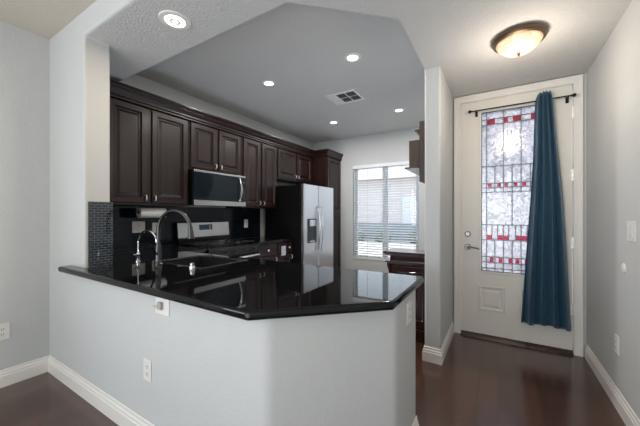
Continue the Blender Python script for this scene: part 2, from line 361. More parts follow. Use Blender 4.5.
# ceilings
struct('ceiling', MB().box(XL-0.1, XR+0.1, YB, YH+0.02, ZD, 2.95), 'ceil_d')
low = [(-3.45,YH+0.02),(XR+0.02,YH+0.02),(XR+0.02,YD+0.02),(-0.5,YD+0.02),(-0.545,2.68),(-0.545,1.885),(-1.075,1.385),(-3.45,1.385)]
struct('ceiling_low', MB().prism(low, ZS-0.001, 2.94), 'ceil')
struct('ceiling_kitchen', MB().box(XK-0.1, -0.45, 1.2, YW+0.1, ZK, 3.0), 'ceil')
# baseboards
bp = [(0,0),(0.016,0),(0.016,0.080),(0.012,0.086),(0.012,0.098),(0.006,0.108),(0.006,0.122),(0,0.126)]
struct('baseboard_left', MB().sweep(bp, [(XL, YB),(XL, YH)]), 'trim')
struct('baseboard_front', MB().sweep(bp, [(XL, YH),(-0.801,YH),(-0.40,1.34),(-0.40,1.72)]), 'trim')
struct('baseboard_right', MB().sweep(bp, [(XR, YD-0.025),(XR, YB)]), 'trim')
struct('baseboard_entry', MB().sweep(bp, [(-0.550,YW),(-0.550,2.667),(-0.418,2.667),(-0.418,YD-0.025)]), 'trim')
struct('baseboard_window', MB().sweep(bp, [(-2.75,YW),(-0.6,YW)]), 'trim')

# ------------------------------------------------------------------ front door
door = bpy.data.objects.new('door_1', None); C.objects.link(door); door.location = (0.124, YD, 0); door['kind'] = 'structure'; door['label'] = 'white front door with leaded glass'
DX0, DX1, DF = -0.333, 0.581, 3.475
GX0, GX1, GZ0, GZ1 = -0.149, 0.397, 0.688, 2.340
mb = MB()   # slab around the glass opening
mb.box(DX0, GX0, DF, DF+0.045, 0.037, 2.462).box(GX1, DX1, DF, DF+0.045, 0.037, 2.462).box(GX0, GX1, DF, DF+0.045, 0.037, GZ0).box(GX0, GX1, DF, DF+0.045, GZ1, 2.462)
st = mb.build('door_slab', 'door', door)
def rect_frame(x0, x1, z0, z1, wdt, y0, y1):
    return MB().box(x0-wdt, x0, y0, y1, z0-wdt, z1+wdt).box(x1, x1+wdt, y0, y1, z0-wdt, z1+wdt).box(x0, x1, y0, y1, z0-wdt, z0).box(x0, x1, y0, y1, z1, z1+wdt)
rect_frame(GX0+0.004, GX1-0.004, GZ0+0.004, GZ1-0.004, 0.022, DF-0.010, DF).build('glass_molding', 'door', door, bevel=0.004)
for a, b in ((-0.176, 0.063), (0.185, 0.424)):
    mb = MB(); mb.panel(a, b, 0.283, 0.543, DF, [(0,0),(0.006,0.008),(0.020,0.008),(0.030,0.001),(0.045,0.001),(0.060,0.007)], 0.0, 'y', -1)
    mb.build('door_panel', 'door', door)
# leaded glass
gy0, gy1 = DF+0.018, DF+0.024
gp = MB().box(GX0, GX1, gy0, gy1, GZ0, GZ1).build('glass_pane', 'agl', door)
xs_full = [-0.090, 0.105, 0.291]; sym = lambda x: x
cm = MB(); t = 0.0030
def hv(x, z0, z1): cm.box(x-t, x+t, gy0-0.004, gy1+0.004, z0, z1)
def hh(z, x0, x1): cm.box(x0, x1, gy0-0.0045, gy1+0.0045, z-t, z+t)
hv(GX0+0.006, GZ0, GZ1); hv(GX1-0.006, GZ0, GZ1); hh(GZ0+0.006, GX0, GX1); hh(GZ1-0.006, GX0, GX1)
for x in (-0.100, 0.018, 0.230, 0.348):
    pass
for x in (-0.098, 0.346): hv(x, GZ0, GZ1)
for x in (0.050, 0.198): hv(x, GZ0, 1.173); hv(x, 1.508, GZ1)
hv(0.124, 1.173, 1.508)
for z in (1.775, 1.508, 1.173, 1.017, 0.842+0.0, 0.785, 0.725): hh(z, GX0, GX1)
hh(2.262, GX0, GX1); hh(2.205, GX0, GX1); hh(1.60, GX0, GX1); hh(1.555, GX0, GX1)
for x in (-0.024, 0.124, 0.272): hv(x, 1.508, 1.775); hv(x, 0.70, 1.017)
for x in (-0.050, 0.0, 0.095, 0.153, 0.248, 0.298): hv(x, 1.017, 1.173)
cm.build('lead_came', 'lead', door)
rd = MB()
def rr(x0, x1, z0, z1): rd.box(x0, x1, gy0-0.002, gy0, z0, z1)
rr(-0.094,-0.024,2.207,2.258); rr(0.052,0.088,2.207,2.258); rr(0.128,0.196,2.207,2.258); rr(0.275,0.343,2.207,2.258)
for x in (-0.088,-0.006,0.056,0.135,0.205,0.282): rr(x, x+0.034, 1.560, 1.596)
for a, b in ((-0.094,-0.052),(0.003,0.092),(0.156,0.245),(0.300,0.342)): rr(a, b, 1.022, 1.068)
for x in (-0.070,0.008,0.092,0.150,0.226,0.300): rr(x, x+0.034, 0.790, 0.836)
rd.build('red_glass', 'agr', door)
# lock hardware
h = MB().lathe([(0.001,-0.016),(0.020,-0.016),(0.026,-0.010),(0.030,0)], (-0.273, DF, 1.072), 24, 'y').build('deadbolt', 'lock', door, smooth=True)
MB().box(-0.276,-0.270, DF-0.030, DF-0.016, 1.062, 1.082).build('thumb_turn', 'lock', h)
h = MB().lathe([(0.001,-0.014),(0.022,-0.014),(0.029,-0.008),(0.031,0)], (-0.273, DF, 0.935), 24, 'y').build('lock_rose', 'lock', door, smooth=True)
MB().tube([(-0.273,DF-0.012,0.935),(-0.273,DF-0.045,0.935),(-0.262,DF-0.052,0.936),(-0.225,DF-0.052,0.936),(-0.180,DF-0.050,0.928),(-0.160,DF-0.050,0.918)], [0.010,0.010,0.010,0.009,0.008,0.006], 10).build('lever_handle', 'lock', h, smooth=True)
for z in (2.211, 1.638, 1.019, 0.410):
    MB().tube([(0.587,DF-0.004,z-0.052),(0.587,DF-0.004,z+0.052)], 0.008, 10).box(0.570,0.5805,DF-0.002,DF,z-0.05,z+0.05).build('hinge', 'nickel', door, smooth=True)
# casing with its stepped profile, and the threshold
mb = MB()
for (a, b, d) in ((0.0, 0.066, 0.016), (0.046, 0.066, 0.022), (0.006, 0.014, 0.020)):
    x0, x1, zt = DX0-0.004, DX1+0.008, 2.470
    mb.box(x0-b, x0-a, YD-d, YD, 0, zt+b); mb.box(x1+a, x1+b, YD-d, YD, 0, zt+b); mb.box(x0-a, x1+a, YD-d, YD, zt+a, zt+b)
mb.box(-0.345, DX0-0.004, YD, YD+0.12, 0, 2.475).box(DX1+0.008, 0.593, YD, YD+0.12, 0, 2.475).box(DX0-0.004, DX1+0.008, YD, YD+0.12, 2.466, 2.475)
struct('trim_1', mb, 'trim', bevel=0.003)
struct('trim_2', MB().prism([(YD-0.05,0),(YD-0.03,0.018),(YD+0.0,0.034),(YD+0.14,0.034),(YD+0.14,0)], -0.336, 0.586, 'x'), 'side')

# ------------------------------------------------------------------ kitchen window
mb = rect_frame(WX0+0.04, WX1-0.04, WZ0+0.04, WZ1-0.04, 0.04, YW+0.07, YW+0.13)
xm = (WX0+WX1)/2
mb.box(xm-0.030, xm+0.030, YW+0.075, YW+0.125, WZ0+0.04, WZ1-0.04)
wf = struct('window_1', mb, 'vinyl', bevel=0.003)
for a, b in ((WX0+0.04, xm-0.030), (xm+0.030, WX1-0.04)):
    sh = rect_frame(a+0.024, b-0.024, WZ0+0.064, WZ1-0.064, 0.024, YW+0.085, YW+0.115).build('sash', 'vinyl', wf)
    MB().box(a+0.024, b-0.024, YW+0.098, YW+0.102, WZ0+0.064, WZ1-0.064).build('pane', 'glass', sh)
struct('trim_3', MB().box(WX0, WX1, YW-0.012, YW+0.07, WZ0, WZ0+0.014), 'trim')
bl = thing('window_blind', 'white horizontal slat blind with open slats across the kitchen window', 'blind', (xm, YW+0.03, WZ1))
MB().box(WX0+0.004, WX1-0.004, YW-0.020, YW+0.060, WZ1-0.065, WZ1-0.002).build('head_rail', 'blind', bl, bevel=0.004)
mb = MB(); z = WZ0+0.06
while z < WZ1-0.08:
    a = math.radians(14); y = YW+0.030; dy, dz = 0.024*math.cos(a), 0.024*math.sin(a)
    mb.prism([(y-dy, z-dz),(y, z+0.003),(y+dy, z+dz),(y+dy, z+dz+0.003),(y, z+0.006),(y-dy, z-dz+0.003)], WX0+0.012, WX1-0.012, 'x'); z += 0.047
mb.build('slats', 'blind', bl)
MB().box(WX0+0.012, WX1-0.012, YW+0.006, YW+0.054, WZ0+0.020, WZ0+0.040).build('bottom_rail', 'blind', bl, bevel=0.003)
for x in (WX0+0.31, WX1-0.31, WX0+0.07, WX1-0.07):
    MB().tube([(x, YW+0.004, WZ0+0.03),(x, YW+0.004, WZ1-0.06)], 0.0022, 6).build('ladder_cord', 'greyp', bl)
MB().tube([(WX0+0.045, YW-0.012, 1.15),(WX0+0.045, YW-0.012, WZ1-0.06)], 0.004, 8).build('tilt_wand', 'blind', bl)

# ================================================================== KITCHEN
# L-shaped worktop with undermount sink opening
poly = [(-2.705,0.812),(-0.823,0.812),(-0.378,1.235),(-0.378,1.837),(-2.76,1.837),(-2.76,2.125),(-3.40,2.125),(-3.40,1.078),(-2.483,1.078),(-2.483,0.898),(-2.705,0.898)]
SX0, SX1, SY0, SY1 = -2.361, -1.749, 1.299, 1.751
wt = MB().prism(poly, 0.866, 0.905).build('worktop', 'granite', None, loc=(-1.6,1.3,0.866))
bv = wt.modifiers.new('bevel', 'BEVEL'); bv.width = 0.015; bv.segments = 6; bv.limit_method = 'ANGLE'; bv.angle_limit = math.radians(30)
cut = MB().box(SX0, SX1, SY0, SY1, 0.80, 0.95).build('cutter', 'granite')
bo = wt.modifiers.new('cut', 'BOOLEAN'); bo.object = cut; bo.operation = 'DIFFERENCE'; bo.solver = 'EXACT'
dg = bpy.context.evaluated_depsgraph_get(); me = bpy.data.meshes.new_from_object(wt.evaluated_get(dg)); wt.modifiers.clear(); wt.data = me
bpy.data.objects.remove(cut, do_unlink=True)
me.shade_flat()
for a_ in [a_.name for a_ in me.attributes if a_.name in ('custom_normal', 'sharp_edge')]: me.attributes.remove(me.attributes[a_])
tag(wt, 'polished black granite worktop with angled corner on the half wall', 'countertop')

# sink
SX0, SX1, SY0, SY1 = -2.36, -1.75, 1.30, 1.75
sk = thing('sink', 'dark undermount kitchen sink with thin steel rim, set in the granite peninsula', 'sink', ((SX0+SX1)/2, (SY0+SY1)/2, 0.69))
mb = MB().box(SX0, SX0+0.004, SY0, SY1, 0.69, 0.892).box(SX1-0.004, SX1, SY0, SY1, 0.69, 0.892).box(SX0+0.004, SX1-0.004, SY0, SY0+0.004, 0.69, 0.892).box(SX0+0.004, SX1-0.004, SY1-0.004, SY1, 0.69, 0.892).box(SX0+0.004, SX1-0.004, SY0+0.004, SY1-0.004, 0.686, 0.692)
mb.build('basin', mat('dark_sink', (0.03,0.03,0.032), 0.35, metal=0.3), sk)
rect_frame(0,0,0,0,0,0,0).bm.free()
mb = MB(); q = 0.011
mb.box(SX0, SX0+q, SY0, SY1, 0.892, 0.9065).box(SX1-q, SX1, SY0, SY1, 0.892, 0.9065).box(SX0+q, SX1-q, SY0, SY0+q, 0.892, 0.9065).box(SX0+q, SX1-q, SY1-q, SY1, 0.892, 0.9065)
mb.build('rim', 'steel_h', sk)
MB().lathe([(0.001,0.004),(0.030,0.004),(0.040,0.001),(0.045,0)], (-2.05,1.53,0.692), 24).build('drain', 'chrome', sk, smooth=True)

# main faucet
def arc(c, r, a0, a1, n, ux, uy, zsc=1.0):
    return [(c[0]+ux*r*math.cos(math.radians(a)), c[1]+uy*r*math.cos(math.radians(a)), c[2]+zsc*r*math.sin(math.radians(a))) for a in [a0+(a1-a0)*i/n for i in range(n+1)]]
fx, fy = -2.165, 1.235
fc = thing('kitchen_faucet', 'tall dark nickel gooseneck kitchen faucet with pull-down spray head behind the sink', 'faucet', (fx, fy, 0.905))
ux, uy = math.cos(math.radians(12)), math.sin(math.radians(12)); rr_ = 0.152
MB().lathe([(0.001,0),(0.031,0),(0.031,0.008),(0.026,0.014),(0.022,0.040),(0.021,0.13),(0.016,0.16),(0.013,0.17)], (fx,fy,0.905), 28).build('body', 'darknickel', fc, smooth=True)
pts = [(fx,fy,1.05),(fx,fy,1.13)]+arc((fx+ux*rr_,fy+uy*rr_,1.155), rr_, 180, 14, 16, ux, uy)
MB().tube(pts, 0.0135, 14).build('spout', 'darknickel', fc, smooth=True)
e = Vector(pts[-1]); d = Vector((0.10*ux, 0.10*uy, -1)).normalized()
MB().tube([e-d*0.004, e+d*0.02, e+d*0.055, e+d*0.085, e+d*0.09], [0.014,0.016,0.020,0.025,0.022], 14).build('spray_head', 'darknickel', fc, smooth=True)
MB().tube([(fx,fy,0.985),(fx+0.02,fy-0.032,0.990),(fx+0.04,fy-0.065,1.030),(fx+0.052,fy-0.085,1.060)], [0.012,0.010,0.007,0.006], 10).build('lever', 'darknickel', fc, smooth=True)

# filter faucet
gx, gy = -2.45, 1.235
ff = thing('filter_faucet', 'small bright chrome gooseneck filter faucet left of the tall faucet', 'faucet', (gx, gy, 0.905))
MB().lathe([(0.001,0),(0.022,0),(0.022,0.006),(0.013,0.014),(0.013,0.05),(0.018,0.058),(0.012,0.072),(0.006,0.082)], (gx,gy,0.905), 24).build('base', 'chrome', ff, smooth=True)
r2 = 0.098
MB().tube([(gx,gy,0.975),(gx,gy,1.045)]+arc((gx+r2*ux,gy+r2*uy,1.055), r2, 180, 0, 14, ux, uy)+[(gx+2*r2*ux,gy+2*r2*uy,1.03)], 0.0065, 10).build('spout', 'chrome', ff, smooth=True)
MB().tube([(gx,gy,0.955),(gx-0.005,gy-0.035,0.962)], 0.005, 8).build('lever', 'chrome', ff, smooth=True)
# air switch
a = thing('air_switch', 'short chrome disposal button on the granite beside the sink', 'switch', (-1.80,1.262,0.905))
MB().lathe([(0.001,0),(0.020,0),(0.020,0.012),(0.017,0.020)], (-1.80,1.262,0.905), 24).build('collar', 'chrome', a, smooth=True)
MB().lathe([(0.001,0.020),(0.015,0.020),(0.015,0.038),(0.012,0.041),(0.001,0.041)], (-1.80,1.262,0.905), 24).build('button', 'chrome', a, smooth=True)

# backsplash
mb = MB().box(XK+0.001, -3.402, 1.076, 3.66, 0.905, 1.372)
tag(mb.build('backsplash', 'splash', None, loc=(XK,2.3,0.905)), 'glossy black stone backsplash behind the range along the cabinet wall', 'backsplash')
mb = MB().prism([(-2.4975,0.92),(-2.488,0.92),(-2.488,1.074),(-3.40,1.074),(-3.40,1.0625),(-2.4975,1.0625)], 0.906, 1.372)
tag(mb.build('tile_splash', 'mosaic', None, loc=(-2.49,1.0,0.906)), 'small dark mosaic tile panel wrapping the end of the white pillar', 'backsplash')

# cabinets --------------------------------------------------------
DS = [(0,-0.004),(0.004,0),(0.048,0),(0.051,0.003),(0.056,0.003),(0.060,-0.005),(0.066,-0.014),(0.076,-0.014),(0.100,-0.002)]
def pull(parent, x, y, z, ln=0.055, name='handle'):
    MB().tube([(x,y,z-ln/2),(x+0.022,y,z-ln/2+0.004),(x+0.026,y,z),(x+0.022,y,z+ln/2-0.004),(x,y,z+ln/2)], 0.0075, 8).build(name, 'nickel', parent, smooth=True)
def knob(parent, x, y, z):
    MB().lathe([(0.006,0),(0.006,0.012),(0.015,0.018),(0.015,0.024),(0.008,0.029),(0.001,0.029)], (x,y,z), 16, 'x').build('knob', 'nickel', parent, smooth=True)
def cab_door(parent, y0, y1, z0, z1, face, pull_side, pz, steps=DS):
    d = MB().panel(y0, y1, z0, z1, face, steps, 0.018, 'x', 1).build('door', 'cab', parent)
    if pull_side: pull(d, face+0.0, (y1-0.022) if pull_side > 0 else (y0+0.022), pz)
    return d
UF = -3.07   # face of upper doors
def upper(label, y0, y1, z0, doors, z1=2.408):
    t_ = thing('wall_cabinet', label, 'cabinet', (-3.25, (y0+y1)/2, z0), 'dark wall cabinets over the range wall')
    MB().box(XK+0.001, UF-0.020, y0, y1, z0, z1).build('carcass', 'cab', t_, bevel=0.002)
    for a, b, s in doors: cab_door(t_, a, b, z0+0.022, 2.366, UF, s, z0+0.075)
    return t_
upper('dark raised-panel wall cabinet nearest the white pillar, over the sink corner', 1.08, 2.118, 1.374, ((1.285,1.640,1),(1.690,2.095,-1)))
upper('short dark two-door wall cabinet right above the microwave', 2.122, 2.935, 1.812, ((2.138,2.505,1),(2.545,2.918,-1)))
upper('tall narrow dark two-door wall cabinet right of the microwave', 2.945, 3.712, 1.374, ((2.975,3.310,1),(3.355,3.692,-1)))
fcb = upper('short dark two-door cabinet above the refrigerator', 3.718, 4.765, 1.868, ((3.735,4.225,1),(4.262,4.735,-1)))
# crown moulding
cp = [(0,2.3761),(0.014,2.3776),(0.014,2.3905),(0.008,2.3934),(0.008,2.3992),(0.024,2.4035),(0.024,2.4193),(0.016,2.4222),(0.018,2.4294),(0.034,2.4438),(0.046,2.4625),(0.046,2.4683),(0.058,2.4712),(0.066,2.4827),(0.066,2.4877),(0.082,2.4906),(0.082,2.5050),(-0.03,2.5050),(-0.03,2.4107),(-0.018,2.4107),(-0.018,2.3718)]
mb = MB().sweep(cp, [(UF,4.765),(UF,1.08)][::-1]) if False else MB().sweep(cp, [(UF,1.08),(UF,4.765)])
tag(mb.build('crown_molding', 'cab', None, loc=(UF,2.9,2.32)), 'dark stepped crown molding along the tops of the wall cabinets', 'molding')
# pantry cabinet
PF = -2.745
pt = thing('pantry_cabinet', 'tall dark pantry cabinet between refrigerator and window wall', 'cabinet', (-3.1,5.05,0))
MB().box(XK+0.001, PF-0.018, 4.772, 5.355, 0.0, 2.408).build('carcass', 'cab', pt, bevel=0.002)
for z0, z1 in ((0.12,1.30),(1.33,2.366)):
    d = cab_door(pt, 4.80, 5.325, z0, z1, PF, 0, 0); pull(d, PF, 4.825, 1.20 if z0 < 1 else 1.43, 0.06)
MB().sweep([(o*0.6, z) for o, z in cp], [(UF-0.02,4.772),(PF,4.772),(PF,5.355)]).build('crown', 'cab', pt)

# refrigerator
FF = -2.57
fr = thing('refrigerator', 'stainless side-by-side refrigerator with black sides and a door dispenser', 'refrigerator', (-2.97,4.22,0))
MB().box(-3.36, FF-0.062, 3.742, 4.70, 0.02, 1.745).build('body', 'mblack', fr, bevel=0.004)
MB().box(-3.30, FF-0.075, 3.76, 4.68, 0.0, 0.02).build('base', 'black', fr)
d1 = MB().box(FF-0.058, FF, 3.745, 4.172, 0.06, 1.76).build('freezer_door', 'steel', fr, bevel=0.010, seg=3)
d2 = MB().box(FF-0.058, FF, 4.182, 4.698, 0.06, 1.76).build('refrigerator_door', 'steel', fr, bevel=0.010, seg=3)
for dd, y in ((d1, 4.135), (d2, 4.218)):
    pts = [(FF, y, 0.66), (FF+0.030, y, 0.675)]+[(FF+0.030+0.030*math.sin(math.pi*i/12), y, 0.70+0.67*i/12) for i in range(13)]+[(FF+0.030, y, 1.395),(FF, y, 1.41)]
    MB().tube(pts, 0.011, 10).build('handle', 'steel_h', dd, smooth=True)
dp = MB().box(FF-0.001, FF+0.006, 3.842, 4.108, 0.82, 1.21).build('dispenser', 'black', d1, bevel=0.003)
MB().box(FF+0.006, FF+0.010, 3.90, 4.08, 1.09, 1.19).build('dispenser_panel', 'steel_h', d1)
MB().box(FF+0.006, FF+0.014, 3.90, 4.04, 0.835, 0.855).build('dispenser_tray', 'greyp', d1)
for y in (3.79, 4.65): MB().box(FF-0.12, FF-0.02, y-0.03, y+0.03, 1.745, 1.775).build('hinge_cover', 'black', fr, bevel=0.004)

# microwave
MF = -3.0
mw = thing('microwave', 'stainless over-the-range microwave with black glass door, under the short cabinet', 'microwave', (-3.2,2.53,1.385))
MB().box(XK+0.001, MF-0.03, 2.130, 2.940, 1.390, 1.808).build('body', 'black', mw, bevel=0.003)
md = MB().box(MF-0.030, MF-0.004, 2.130, 2.868, 1.452, 1.780).build('door', 'bglass', mw, bevel=0.003)
MB().box(MF-0.004, MF, 2.19, 2.77, 1.50, 1.745).build('window', 'bglass', md)
MB().box(MF-0.030, MF, 2.130, 2.940, 1.388, 1.450).build('bottom_trim', 'steel_h', mw, bevel=0.003)
MB().box(MF-0.030, MF, 2.130, 2.940, 1.782, 1.808).build('top_trim', 'steel_h', mw, bevel=0.003)
pts = [(MF-0.004, 2.818, 1.462),(MF+0.012, 2.820, 1.470)]+[(MF+0.015+0.030*math.sin(math.pi*i/10), 2.820, 1.48+0.27*i/10) for i in range(11)]+[(MF+0.012,2.820,1.765),(MF-0.004,2.818,1.773)]
MB().tube(pts, 0.013, 10).build('handle', 'steel_h', md, smooth=True)
cpn = MB().box(MF-0.030, MF-0.003, 2.872, 2.940, 1.452, 1.780).build('control_panel', 'black', mw, bevel=0.002)
MB().box(MF-0.003, MF-0.001, 2.885, 2.928, 1.700, 1.735).build('display', 'lcd', cpn)
mb = MB()
for i in range(4):
    for j in range(3): MB().box(MF-0.003, MF-0.001, 2.884+j*0.017, 2.894+j*0.017, 1.50+i*0.04, 1.518+i*0.04).build('button', 'lcd', cpn)

# range
rg = thing('gas_range', 'black and stainless gas range with cast iron grates below the microwave', 'range', (-3.07,2.535,0))
MB().box(-3.395, -2.775, 2.135, 2.935, 0.06, 0.870).build('body', 'black', rg, bevel=0.003)
MB().box(-3.395, -2.745, 2.132, 2.938, 0.870, 0.890).build('cooktop', 'black', rg, bevel=0.005)
MB().prism([(-3.395,0.890),(-3.325,0.890),(-3.325,0.975),(-3.345,1.175),(-3.395,1.175)], 2.145, 2.925, 'y').build('back_riser', 'black', rg)
bgd = MB().prism([(-3.336,0.985),(-3.320,0.985),(-3.336,1.172),(-3.352,1.182),(-3.352,0.985)], 2.140, 2.930, 'y').build('control_backguard', 'steel_h', rg, bevel=0.003)
MB().prism([(-3.330,1.075),(-3.324,1.075),(-3.330,1.145),(-3.336,1.145)], 2.44, 2.64, 'y').build('clock_display', 'lcd', bgd)
mb = MB()
for i in range(3): MB().lathe([(0.010,0),(0.010,0.006),(0.001,0.006)], (-3.327,2.60+0.0*i,1.090+0.02*i), 14, 'x').build('button', 'greyp', bgd, smooth=True)
for (x, y) in ((-3.20,2.33),(-3.20,2.74),(-2.93,2.33),(-2.93,2.74),(-3.07,2.535)):
    b = MB().lathe([(0.050,0.0),(0.048,0.010),(0.034,0.014),(0.034,0.022),(0.001,0.024)], (x,y,0.890), 24).build('burner', 'iron', rg, smooth=True)
for y0, y1 in ((2.165,2.40),(2.415,2.655),(2.67,2.905)):
    mb = MB(); zt = 0.927
    for x in (-3.29,-2.81): mb.box(x-0.007,x+0.007,y0,y1,zt-0.014,zt)
    for y in (y0+0.007,y1-0.007): mb.box(-3.29,-2.81,y-0.007,y+0.007,zt-0.014,zt)
    for x in (-3.20,-3.07,-2.93): mb.box(x-0.006,x+0.006,y0,y1,zt-0.012,zt+0.002)
    mb.box(-3.29,-2.81,(y0+y1)/2-0.006,(y0+y1)/2+0.006,zt-0.012,zt+0.002)
    for x in (-3.29,-2.81):
        for y in (y0+0.007,y1-0.007): mb.box(x-0.006,x+0.006,y-0.006,y+0.006,0.890,zt-0.012)
    mb.build('grate', 'iron', rg, bevel=0.002)
fp = MB().prism([(-2.775,0.78),(-2.735,0.78),(-2.745,0.870),(-2.775,0.870)], 2.135, 2.935, 'y').build('front_panel', 'black', rg, bevel=0.003)
for i in range(5): MB().lathe([(0.022,0),(0.022,0.004),(0.017,0.006),(0.016,0.026),(0.001,0.027)], (-2.741,2.23+0.152*i,0.825), 20, 'x').build('knob', 'darknickel', rg, smooth=True)
od = MB().box(-2.775, -2.742, 2.137, 2.933, 0.22, 0.772).build('oven_door', 'black', rg, bevel=0.004)
MB().box(-2.742, -2.739, 2.24, 2.83, 0.32, 0.66).build('oven_window', 'bglass', od)
MB().tube([(-2.742,2.18,0.745),(-2.700,2.18,0.75),(-2.696,2.21,0.75),(-2.696,2.86,0.75),(-2.700,2.89,0.75),(-2.742,2.89,0.745)], 0.011, 10).build('handle', 'steel_h', od, smooth=True)
MB().box(-2.775, -2.745, 2.137, 2.933, 0.065, 0.21).build('drawer', 'black', rg, bevel=0.004)
MB().box(-3.35, -2.80, 2.15, 2.92, 0.0, 0.06).build('base', 'black', rg)

# base cabinets
bc = thing('base_cabinet', 'dark base cabinet with drawers between the range and the refrigerator', 'cabinet', (-3.08,3.34,0))
MB().box(XK+0.001, -2.80, 2.945, 3.735, 0.10, 0.865).box(XK+0.001, -2.86, 2.945, 3.735, 0, 0.10).build('carcass', 'cab', bc)
DS2 = [(0,-0.003),(0.003,0),(0.022,0),(0.028,-0.006),(0.034,-0.006)]
for y0, y1 in ((2.965,3.345),(3.375,3.720)):
    d = MB().panel(y0, y1, 0.690, 0.845, -2.782, DS2, 0.018, 'x', 1).build('drawer', 'cab', bc); knob(d, -2.788, 3.155 if y0 < 3.2 else 3.645, 0.768)
    d = MB().panel(y0, y1, 0.120, 0.670, -2.782, DS, 0.018, 'x', 1).build('door', 'cab', bc); pull(d, -2.782, y1-0.025, 0.62)
wt2 = MB().box(XK+0.02, -2.755, 2.942, 3.738, 0.8655, 0.905).build('worktop', 'granite', None, bevel=0.012, seg=4, loc=(-3.08,3.34,0.866))
tag(wt2, 'short black granite worktop between the range and the refrigerator', 'countertop')
tw = thing('dish_towel', 'small pale grey towel hanging on the drawer front beside the refrigerator', 'towel', (-2.77,3.51,0.65))
mb = MB(); ny = 8
for k in range(ny):
    y0 = 3.445+0.012*k
    mb.box(-2.7785+0.003*(k % 2), -2.768+0.004*(k % 2), y0, y0+0.0125, 0.655+0.003*(k % 3), 0.800)
mb.build('cloth', 'cloth', tw, bevel=0.003)
bc = thing('base_cabinet', 'dark corner base cabinet under the worktop left of the range', 'cabinet', (-3.08,1.60,0))
MB().box(XK+0.001, -2.80, 1.078, 2.125, 0.10, 0.865).box(XK+0.001, -2.86, 1.078, 2.125, 0, 0.10).build('carcass', 'cab', bc)
d = MB().panel(1.86, 2.115, 0.120, 0.845, -2.782, DS, 0.018, 'x', 1).build('door', 'cab', bc); pull(d, -2.782, 2.09, 0.78)
bc = thing('base_cabinet', 'dark sink base cabinets on the kitchen side of the half wall', 'cabinet', (-1.66,1.40,0))
MB().box(-2.775, -0.875, 1.02, 1.78, 0.10, 0.66).box(-2.775,-0.875,1.765,1.78,0.66,0.865).box(-0.89,-0.875,1.02,1.765,0.66,0.865).box(-0.873,-0.535,1.42,1.78,0.10,0.865).build('carcass', 'cab', bc)
for a, b in ((-2.74,-2.08),(-2.06,-1.50),(-1.48,-0.88),(-0.86,-0.55)):
    mb = MB(); mb.panel(a, b, 0.12, 0.845, 1.798, DS, 0.018, 'y', 1); d = mb.build('door', 'cab', bc)

# paper towel roll and wall plates on the backsplash
pr_ = thing('paper_towel_holder', 'paper towel roll held under the wall cabinet by the filter faucet', 'paper towel', (-3.22,1.77,1.30))
MB().lathe([(0.020,0),(0.053,0),(0.055,0.004),(0.055,0.271),(0.053,0.275),(0.020,0.275)], (-3.22,1.63,1.297), 32, 'y', cap=False).build('roll', 'towel', pr_, smooth=True)
MB().lathe([(0.019,0.002),(0.0205,0.002),(0.0205,0.273),(0.019,0.273)], (-3.22,1.63,1.297), 24, 'y', cap=False).build('core', 'card', pr_, smooth=True)
MB().tube([(-3.22,1.615,1.373),(-3.22,1.612,1.34),(-3.22,1.612,1.297),(-3.22,1.63,1.297),(-3.22,1.92,1.297),(-3.22,1.922,1.34),(-3.22,1.92,1.373)], 0.006, 8).build('bracket', 'darknickel', pr_, smooth=True)

def plate(name, label, cat, c, wd, ht, axis, sgn, kind, group=None, m='plastic'):
    """wall plate centred at c; axis = normal axis"""
    t_ = thing(name, label, cat, c, group)
    def bx(mb, u0, u1, d0, d1, z0, z1):
        d0, d1 = sorted((sgn*d0, sgn*d1))
        if axis == 'x': mb.box(c[0]+d0, c[0]+d1, c[1]+u0, c[1]+u1, c[2]+z0, c[2]+z1)
        else: mb.box(c[0]+u0, c[0]+u1, c[1]+d0, c[1]+d1, c[2]+z0, c[2]+z1)
        return mb
    bx(MB(), -wd/2, wd/2, 0, 0.006, -ht/2, ht/2).build('cover_plate', m, t_, bevel=0.002)
    if kind == 'outlet':
        for z in (-0.020, 0.020):
            s_ = bx(MB(), -0.017, 0.017, 0.006, 0.008, z-0.014, z+0.014).build('socket', m, t_, bevel=0.001)
            q_ = MB(); bx(q_, -0.008, -0.005, 0.0078, 0.0086, z-0.003, z+0.007); bx(q_, 0.005, 0.008, 0.0078, 0.0086, z-0.003, z+0.007); bx(q_, -0.002, 0.002, 0.0078, 0.0086, z-0.011, z-0.007); q_.build('slots', 'slot', s_)
    elif kind.startswith('rocker'):
        n = int(kind[6:]);
        for i in range(n):
            u = (i-(n-1)/2)*0.046
            bx(MB(), u-0.016, u+0.016, 0.006, 0.010, -0.033, 0.033).build('rocker', m, t_, bevel=0.002)
    return t_
plate('light_switch', 'double white switch plate on the black backsplash beside the paper towel', 'switch', (-3.402,1.720,1.140), 0.135, 0.125, 'x', 1, 'rocker2')
plate('outlet', 'white outlet on the black backsplash below the end of the paper towel roll', 'outlet', (-3.402,1.905,1.125), 0.075, 0.12, 'x', 1, 'outlet')
plate('outlet', 'white outlet on the black backsplash between range and refrigerator', 'outlet', (-3.402,3.335,1.135), 0.078, 0.13, 'x', 1, 'outlet')
plate('outlet', 'white outlet low on the half wall above the long baseboard', 'outlet', (-1.668,YH,0.412), 0.075, 0.118, 'y', -1, 'outlet')
o = plate('outlet', 'white plate with a grey plug-in adapter just under the granite edge', 'outlet', (-1.522,YH,0.795), 0.125, 0.095, 'y', -1, 'none')
MB().box(-1.545,-1.512,YH-0.022,YH-0.006,0.775,0.815).build('adapter', 'greyp', o, bevel=0.003)
MB().lathe([(0.008,0),(0.008,-0.014),(0.001,-0.015)], (-1.578,YH-0.006,0.787), 14, 'y').build('knob', 'nickel', o, smooth=True)
plate('outlet', 'white outlet on the grey left wall at the edge of the picture', 'outlet', (XL,0.625,0.408), 0.078, 0.122, 'x', 1, 'outlet')
